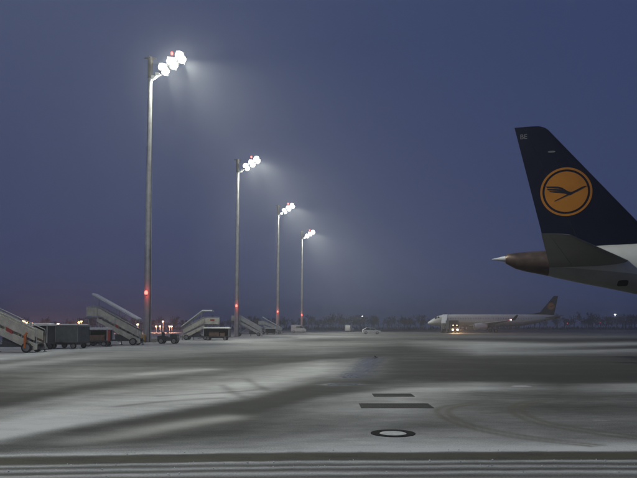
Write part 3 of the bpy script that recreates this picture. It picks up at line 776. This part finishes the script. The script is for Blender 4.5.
    # horizontal stabilisers with elevators
    for side in (-1, 1):
        secs = []
        for y, te, le, z, tc in ((.35, 2.32, 5.74, 4.17, .085), (.9, 2.215, 5.395, 4.24, .085), (3.4, 1.745, 3.815, 4.565, .085), (5.6, 1.33, 2.425, 4.85, .08), (5.85, 1.285, 2.265, 4.88, .075), (6.04, 1.25, 1.95, 4.905, .05)):
            secs.append((y, te, le, z, tc))
        for nm, s0, s1, ya in (('stabiliser', 0, .70, .35), ('elevator', .705, 1, .35)):
            rg = [foil_ring(te, le, tc, s0, s1, lambda u, th, y=y, z=z, te=te, le=le: (u, side * y, z + th + (.14 - .03 * y) * (u - te) / (le - te))) for y, te, le, z, tc in secs]
            MB().loft(rg).build(nm, M['stab'], t, 40)
    # service door, aft vent and panels on the rear fuselage
    for side in (-1, 1):
        m = MB(); u0, z0, a, b_ = 5.16, 3.45, .20, .12
        pts = [(math.copysign(abs(math.cos(q)) ** .5, math.cos(q)) * a, math.copysign(abs(math.sin(q)) ** .5, math.sin(q)) * b_) for q in [2 * math.pi * k / 24 for k in range(24)]]
        m.loft([[(u0 + p_ * sc_, side * (body_y(u0 + p_ * sc_, z0 + q_ * sc_) + .012), z0 + q_ * sc_) for p_, q_ in pts] for sc_ in (1.0, .66, .33, .02)], False).build('vent', M['rubber'], t)
        # cabin windows, too small to pick apart
        wm = MB()
        for k in range(34):
            u0 = 9.3 + k * .72
            if 20.5 < u0 < 21.2: continue
            pts = [(.125 * math.cos(q), .185 * math.sin(q)) for q in [2 * math.pi * j / 10 for j in range(10)]]
            wm.add([(u0 + p_, side * (body_y(u0 + p_, 4.0 + q_) + .006), 4.0 + q_) for p_, q_ in pts], [tuple(range(10))])
        tag(wm.build('cabin_windows', M['cabin'], t), kind='stuff')
        # cockpit glazing
        for poly in ([(36.05, 4.12), (36.8, 3.86), (36.72, 4.22), (36.15, 4.60)], [(35.4, 4.15), (35.95, 4.13), (36.05, 4.60), (35.55, 4.66)]):
            pts = []
            n = 5
            g = [[None] * (n + 1) for _ in range(n + 1)]
            vv = []; ff = []
            for i in range(n + 1):
                for j in range(n + 1):
                    s_, q_ = i / n, j / n
                    uu = (poly[0][0] * (1 - s_) + poly[1][0] * s_) * (1 - q_) + (poly[3][0] * (1 - s_) + poly[2][0] * s_) * q_
                    zz = (poly[0][1] * (1 - s_) + poly[1][1] * s_) * (1 - q_) + (poly[3][1] * (1 - s_) + poly[2][1] * s_) * q_
                    vv.append((uu, side * (body_y(uu, zz) + .012), zz))
            for i in range(n):
                for j in range(n): ff.append((i * (n + 1) + j, (i + 1) * (n + 1) + j, (i + 1) * (n + 1) + j + 1, i * (n + 1) + j + 1))
            MB().add(vv, ff).build('cockpit_window', M['win'], t)
        # doors
        for u0 in (34.0, 11.4):
            vv = []
            for i in range(6): vv += [(u0, side * (body_y(u0, 3.0 + i * .36) + .007), 3.0 + i * .36), (u0 + .75, side * (body_y(u0 + .75, 3.0 + i * .36) + .007), 3.0 + i * .36)]
            MB().add(vv, [(2 * i, 2 * i + 1, 2 * i + 3, 2 * i + 2) for i in range(5)]).build('door', M['nac'], t)
        # wing
        rg = [foil_ring(te, le, tc, 0, 1, lambda u, th, y=y, z=z: (u, side * y, z + th), 12) for y, te, le, z, tc in ((.6, 19.3, 26.0, 2.25, .13), (1.6, 19.35, 25.4, 2.35, .13), (5.0, 19.5, 23.4, 2.68, .12), (9.5, 18.6, 21.0, 3.08, .11), (13.5, 17.75, 19.1, 3.42, .10))]
        MB().loft(rg).build('wing', M['agrey'], t, 40)
        rg = [foil_ring(te, le, .09, 0, 1, lambda u, th, y=y, z=z, c=c: (u, side * (y + th * c), z + th * (1 - c)), 10) for y, te, le, z, c in ((13.5, 17.75, 19.1, 3.42, .2), (13.9, 17.6, 18.75, 3.58, .7), (14.15, 17.3, 18.2, 4.1, 1), (14.32, 17.0, 17.55, 4.78, 1))]
        MB().loft(rg).build('winglet', M['dsteel'], t, 40)
        lm = MB().tube((18.95, side * 13.62, 3.46), (18.65, side * 13.75, 3.50), .11, .07, 10).build('wingtip_light', M['red_core'] if side > 0 else M['win'], t)
        MB().tube((17.72, side * 13.7, 3.50), (17.55, side * 13.7, 3.50), .05, .05, 8).build('strobe_light', M['glass_off'], t)
        # belly fairing of the wing and the engine
        en = []
        for u, r in ((26.4, .70), (26.45, .80), (26.2, .90), (25.4, .97), (24.4, .96), (23.4, .84), (22.9, .72)):
            en.append([(u, side * 4.75 + r * math.sin(2 * math.pi * k / 24), 1.68 + r * math.cos(2 * math.pi * k / 24)) for k in range(24)])
        e = MB().loft(en, False).build('engine_nacelle', M['nac'], t, 50)
        MB().tube((26.0, side * 4.75, 1.68), (25.8, side * 4.75, 1.68), .78, .78, 24).build('fan', M['dsteel'], e)
        MB().tube((23.3, side * 4.75, 1.68), (22.2, side * 4.75, 1.68), .52, .3, 18).build('exhaust_nozzle', M['dsteel'], e)
        MB().prism([(25.4, 2.45), (22.6, 2.35), (21.6, 2.55), (23.6, 2.85)], side * 4.75 - .13, side * 4.75 + .13).build('pylon', M['agrey'], t)
        # main gear
        MB().tube((19.9, side * 2.97, .45), (20.0, side * 2.85, 2.4), .11, .14, 10).bar((19.9, side * 2.97, .9), (20.6, side * 1.5, 2.0), .09, .09).build('main_gear_leg', M['galv'], t)
        for dy in (-.24, .24): wheel(t, 19.9, side * 2.97 + dy, .50, .30, 'main_wheel')
        MB().tube((34.0, side * .05, .34), (34.0, side * .05, 2.0), .045, .06, 8).build('nose_gear_strut', M['galv'], t)
        wheel(t, 34.0, side * .2, .33, .2, 'nose_wheel')
    rg = []
    for u, w, h in ((17.2, .3, .1), (18.5, 1.25, .5), (20.5, 1.55, .62), (24, 1.55, .62), (26.5, 1.2, .5), (28.2, .3, .1)):
        rg.append([(u, w * math.sin(2 * math.pi * k / 20), 2.05 + h * math.cos(2 * math.pi * k / 20)) for k in range(20)])
    MB().loft(rg).build('belly_fairing', M['agrey'], t, 50)
    return t

TAIL_D = 28.6
tx = at(494.2, 259.5, TAIL_D).x
near_jet = airliner('near airliner with dark blue fin and orange crane roundel, cropped by the right edge', (tx, TAIL_D, 0), R(-12), 'BE')
FAR_D = 184.6
fx = at(562.0, 330, FAR_D).x
far_jet = airliner('distant white airliner parked side on, its nose to the left', (fx, FAR_D, 0), math.pi, None)
l = bpy.data.lights.new('wingtip_glow', 'POINT'); l.energy = 110; l.color = (1, .12, .08); l.shadow_soft_size = .1
lo = bpy.data.objects.new('wingtip_glow', l); col.objects.link(lo); lo.parent = far_jet; lo.location = (19.1, 13.75, 3.5)

# stairs and service truck at the far airliner's nose
stairs(444.0, 176.8, 'pale boarding stairs at the nose of the distant airliner', 3.4, 2.9, False, canopy=((.2, 2.6), (3.2, 5.0), 4.4), panel='cream', rz=R(72))
def truck(px, Y, label):
    g0 = at(px, 333, Y)
    t = empty('service_truck', (g0.x, Y, 0), 0); tag(t, label, 'truck')
    MB().box(-1.25, 1.25, 1.6, 6.2, .95, 3.35).build('box_body', M['chass'], t)
    MB().loft([[(-1.1, y, z) for y, z in ((0, .5), (1.5, .5), (1.5, 2.5), (.35, 2.5), (.05, 1.5))], [(1.1, y, z) for y, z in ((0, .5), (1.5, .5), (1.5, 2.5), (.35, 2.5), (.05, 1.5))]]).build('cab', M['chass'], t)
    MB().hexa([(-.98, .02, 1.54), (.98, .02, 1.54), (.98, .09, 1.56), (-.98, .09, 1.56), (-.95, .26, 2.3), (.95, .26, 2.3), (.95, .36, 2.3), (-.95, .36, 2.3)]).build('windscreen', M['win'], t)
    MB().box(-1.15, 1.15, -.1, .0, .42, .66).build('bumper', M['dsteel'], t)
    MB().box(-.5, .5, .3, 6.0, .55, .94).build('chassis', M['chass'], t)
    for yy in (.8, 4.9):
        for s in (-1, 1):
            w = wheel(t, 0, 0, .45, .28); w.rotation_euler = (0, 0, math.pi / 2); w.location = (s * 1.0, yy, 0)
    for s in (-1, 1):
        c = (s * .62, -.03, .86)
        MB().tube((c[0], -.0, c[2]), (c[0], -.07, c[2]), .22, .20, 16).build('headlight', M['head_on'], t)
        MB().tube((s * .5, .18, 2.03), (s * .5, -.06, 2.03), .13, .12, 12).build('cab_lamp', M['head_dim'], t)
        l = bpy.data.lights.new('headlight_beam', 'SPOT'); l.energy = 4200; l.color = (1, .58, .22); l.spot_size = R(100); l.spot_blend = 1; l.shadow_soft_size = .12
        lo = bpy.data.objects.new('headlight_beam', l); col.objects.link(lo); lo.parent = t; lo.location = (c[0], -.3, c[2])
        lo.rotation_euler = Vector((.25, -1, -.16)).to_track_quat('-Z', 'Y').to_euler()
    return t
truck(455.2, 170.0, 'dark service truck with lit amber headlights before the distant airliner')

# ------------------------------------------------------------------ far lamps
def lamp(px, py, Y, label, sodium=True, power=1.0, r=.2, group='street lamps beyond the apron'):
    r *= 1.25 if sodium else 1
    p_ = at(px, py, Y)
    t = empty('street_lamp', (p_.x, Y, 0)); tag(t, label, 'street lamp', group)
    h = p_.z
    MB().tube((0, 0, 0), (0, 0, h + .1), .07, .05, 8).build('post', M['dsteel'], t)
    MB().loft([[(rr * math.cos(2 * math.pi * k / 12), -.22 + rr * math.sin(2 * math.pi * k / 12), h + z) for k in range(12)] for rr, z in ((r * .4, -r), (r * .9, -r * .5), (r, 0), (r * .85, r * .5))]).build('lamp_globe', M['sodium'] if sodium else (M['white_on'] if power > .3 else M['white_dim']), t, 60)
    MB().tube((0, -.22, h + r * .52), (0, -.22, h + r * .75), r * 1.1, r * .4, 12).bar((0, .0, h + .1), (0, -.2, h + r * .7), .05, .05).build('hood', M['dsteel'], t)
    if power:
        l = bpy.data.lights.new('lamp_light', 'POINT'); l.energy = 1150 * power; l.color = (1, .48, .32) if sodium else (.9, .95, 1); l.shadow_soft_size = r
        lo = bpy.data.objects.new('lamp_light', l); col.objects.link(lo); lo.parent = t; lo.location = (0, -.22 - r * 1.5, h - r)
    return t
far = [(24.5, 321.3, 150, 1.5, .26, 'orange street lamp, left of the two closest together behind the leftmost stairs'),
       (27, 322.5, 162, .7, .22, 'orange street lamp, right of the two closest together behind the leftmost stairs'),
       (32.3, 323.4, 155, .8, .22, 'orange street lamp alone between the leftmost stairs and dark cart'),
       (58.6, 324.0, 150, 1.4, .26, 'orange street lamp just above left corner of the grey tarpaulin cart'),
       (79.3, 322.2, 155, .9, .22, 'orange street lamp above the right corner of the grey tarpaulin cart'),
       (81.6, 321.3, 170, .8, .22, 'slightly higher orange street lamp above the grey tarpaulin cart'),
       (116.5, 321.6, 160, .6, .18, 'dim orange street lamp seen through the covered stairs'),
       (138.0, 324.2, 160, .9, .22, 'orange street lamp close left of the nearest mast'),
       (156.3, 326.2, 175, .7, .2, 'low orange street lamp close right of the nearest mast'),
       (160.2, 326.2, 175, .8, .2, 'low orange street lamp below the higher lamp right of the nearest mast'),
       (163.2, 321.3, 175, .9, .22, 'highest orange street lamp between the first two masts'),
       (169.6, 326.2, 180, .7, .2, 'orange street lamp, left one of the right hand pair between the first masts'),
       (171.9, 326.2, 180, .7, .2, 'orange street lamp, right one of the right hand pair between the first masts')]
for px_, py_, Y_, pw, r_, lab in far: lamp(px_, py_, Y_, lab, True, pw, r_)
lamp(614.8, 314.3, 260, 'tall white lamp above the trees right of the distant airliner', False, .6, .26)
lamp(362.2, 316.0, 280, 'faint white lamp above the trees over the estate car', False, .08, .2)
def red_lamp(px, py, Y, label):
    p_ = at(px, py, Y); t = empty('obstruction_light', (p_.x, Y, 0)); tag(t, label, 'warning light', 'red lights far right')
    MB().tube((0, 0, 0), (0, 0, p_.z - .15), .06, .05, 8).build('post', M['dsteel'], t)
    MB().tube((0, 0, p_.z - .15), (0, 0, p_.z + .15), .2, .14, 10).build('red_lens', M['red_dim'], t)
red_lamp(567.3, 323.2, 250, 'small red light just right of the distant tail')
red_lamp(600.3, 322.8, 250, 'small red light below left of the white lamp')

# ------------------------------------------------------------------ bare trees along the far edge
def tree_mesh(seed, H, spread):
    rnd = random.Random(seed); tr, tw = MB(), MB()
    def limb(p, d, ln, r, lev):
        q = p + d * ln
        (tr if lev < 2 else tw).tube(p, q, max(r, .045), max(r * .6, .035), 5 if lev < 2 else 3, False)
        if lev == 4: return
        n = (5, 4, 4, 3)[lev]
        for k in range(n):
            f = rnd.uniform(.45, 1.0); a = rnd.uniform(0, 6.28); tilt = rnd.uniform(.35, .95) * (spread if lev < 2 else 1)
            u = d.orthogonal().normalized(); v = d.cross(u)
            nd = (d * math.cos(tilt) + (u * math.cos(a) + v * math.sin(a)) * math.sin(tilt) + Vector((0, 0, .12))).normalized()
            limb(p + d * ln * f, nd, ln * rnd.uniform(.5, .75), r * .5, lev + 1)
    limb(Vector((0, 0, -.1)), Vector((rnd.uniform(-.05, .05), rnd.uniform(-.05, .05), 1)).normalized(), H * .42, H * .022, 0)
    return tr, tw
protos = []
def place_tree(k, px, Y, sc_, label):
    g0 = at(px, 330, Y)
    t = empty('bare_tree', (g0.x, Y, 0), random.uniform(0, 6)); t.scale = (sc_, sc_, sc_ * random.uniform(.9, 1.1))
    tag(t, label, 'tree', 'bare trees along the far edge')
    if len(protos) <= k:
        a, b = tree_mesh(20 + k, 9, 1.0 + .1 * k)
        protos.append((a.build('trunk', M['bark'], t).data, b.build('crown', M['twig'], t).data))
    else:
        for nm, d in zip(('trunk', 'crown'), protos[k]):
            c = bpy.data.objects.new(nm, d); col.objects.link(c); c.parent = t
spots = [(0, 333, 375, 1.16, 'bare tree nearest the farthest mast on its right'), (1, 350, 380, 1.04, 'bare tree behind the tiny far van'), (2, 421, 365, 1.10, 'bare tree above the nose of the distant airliner'),
         (3, 405, 375, 0.92, 'bare tree between the estate car and the distant airliner'), (0, 592, 360, 1.22, 'bare tree left of the tall white far lamp'), (1, 606, 365, 1.10, 'bare tree directly under the tall white far lamp'), (2, 632, 355, 1.40, 'tallest bare tree, at the right edge below the near tail')]
for a in spots: place_tree(*a)
# the rest reads as one wood
V, F = [], []
rng = random.Random(3)
wood = [tree_mesh(60 + k, 9, 1.1) for k in range(4)]
wv = []
for a, b in wood:
    vv = np.array([tuple(q) for q in a.v] + [tuple(q) for q in b.v]); ff = a.f + [tuple(i + len(a.v) for i in f) for f in b.f]; wv.append((vv, ff))
MBW = MB()
for k in range(300):
    Y = rng.uniform(370, 500); px_ = rng.uniform(-60, 720)
    g0 = at(px_, 330, Y); s_ = rng.uniform(.8, 1.4) * (1 if px_ > 305 else .8); a = rng.uniform(0, 6.28)
    vv, ff = wv[k % 4]; c, sn = math.cos(a) * s_, math.sin(a) * s_
    pts = np.stack([vv[:, 0] * c - vv[:, 1] * sn + g0.x, vv[:, 0] * sn + vv[:, 1] * c + Y, vv[:, 2] * s_], -1)
    MBW.add(pts.tolist(), ff)
me = bpy.data.meshes.new('far_wood'); me.from_pydata(MBW.v, [], MBW.f); me.materials.append(M['twig'])
wo = bpy.data.objects.new('far_wood', me); col.objects.link(wo); tag(wo, 'dim leafless wood along the far edge of the airfield', 'wood', kind='stuff')
# low scrub under it
sb = MB()
for k in range(2600):
    Y = rng.uniform(360, 480); g0 = at(rng.uniform(-120, 760), 330, Y); h = rng.uniform(.8, 2.6); w = rng.uniform(.3, .9)
    x, y = g0.x, Y; a = rng.uniform(0, 3.14); cx, sy_ = math.cos(a) * w, math.sin(a) * w
    sb.add([(x - cx, y - sy_, 0), (x + cx, y + sy_, 0), (x + cx * .3 + rng.uniform(-.4, .4), y + sy_ * .3, h), (x, y + .5, .0)], [(0, 1, 2), (1, 3, 2), (3, 0, 2)])
tag(sb.build('scrub', M['twig']), 'low dark scrub at the foot of the far wood', 'scrub', kind='stuff')

# ------------------------------------------------------------------ the hazy air
hz = MB().box(-1700, 1700, -450, 1700, -1.0, 40.0)
ho = hz.build('haze', None) if False else None
me = bpy.data.meshes.new('haze'); me.from_pydata(hz.v, [], hz.f)
ho = bpy.data.objects.new('haze', me); col.objects.link(ho); tag(ho, 'thin snowy haze over the whole apron', 'haze', kind='stuff')
hm = bpy.data.materials.new('haze_air'); hm.use_nodes = True; N = hm.node_tree.nodes; N.clear()
ov = N.new('ShaderNodeOutputMaterial'); pv = N.new('ShaderNodeVolumePrincipled')
pv.inputs['Color'].default_value = (.90, .92, .96, 1); pv.inputs['Density'].default_value = .00105; pv.inputs['Anisotropy'].default_value = .45
pv.inputs['Density Attribute'].default_value = ''; pv.inputs['Temperature Attribute'].default_value = ''
hm.node_tree.links.new(pv.outputs[0], ov.inputs['Volume']); me.materials.append(hm)
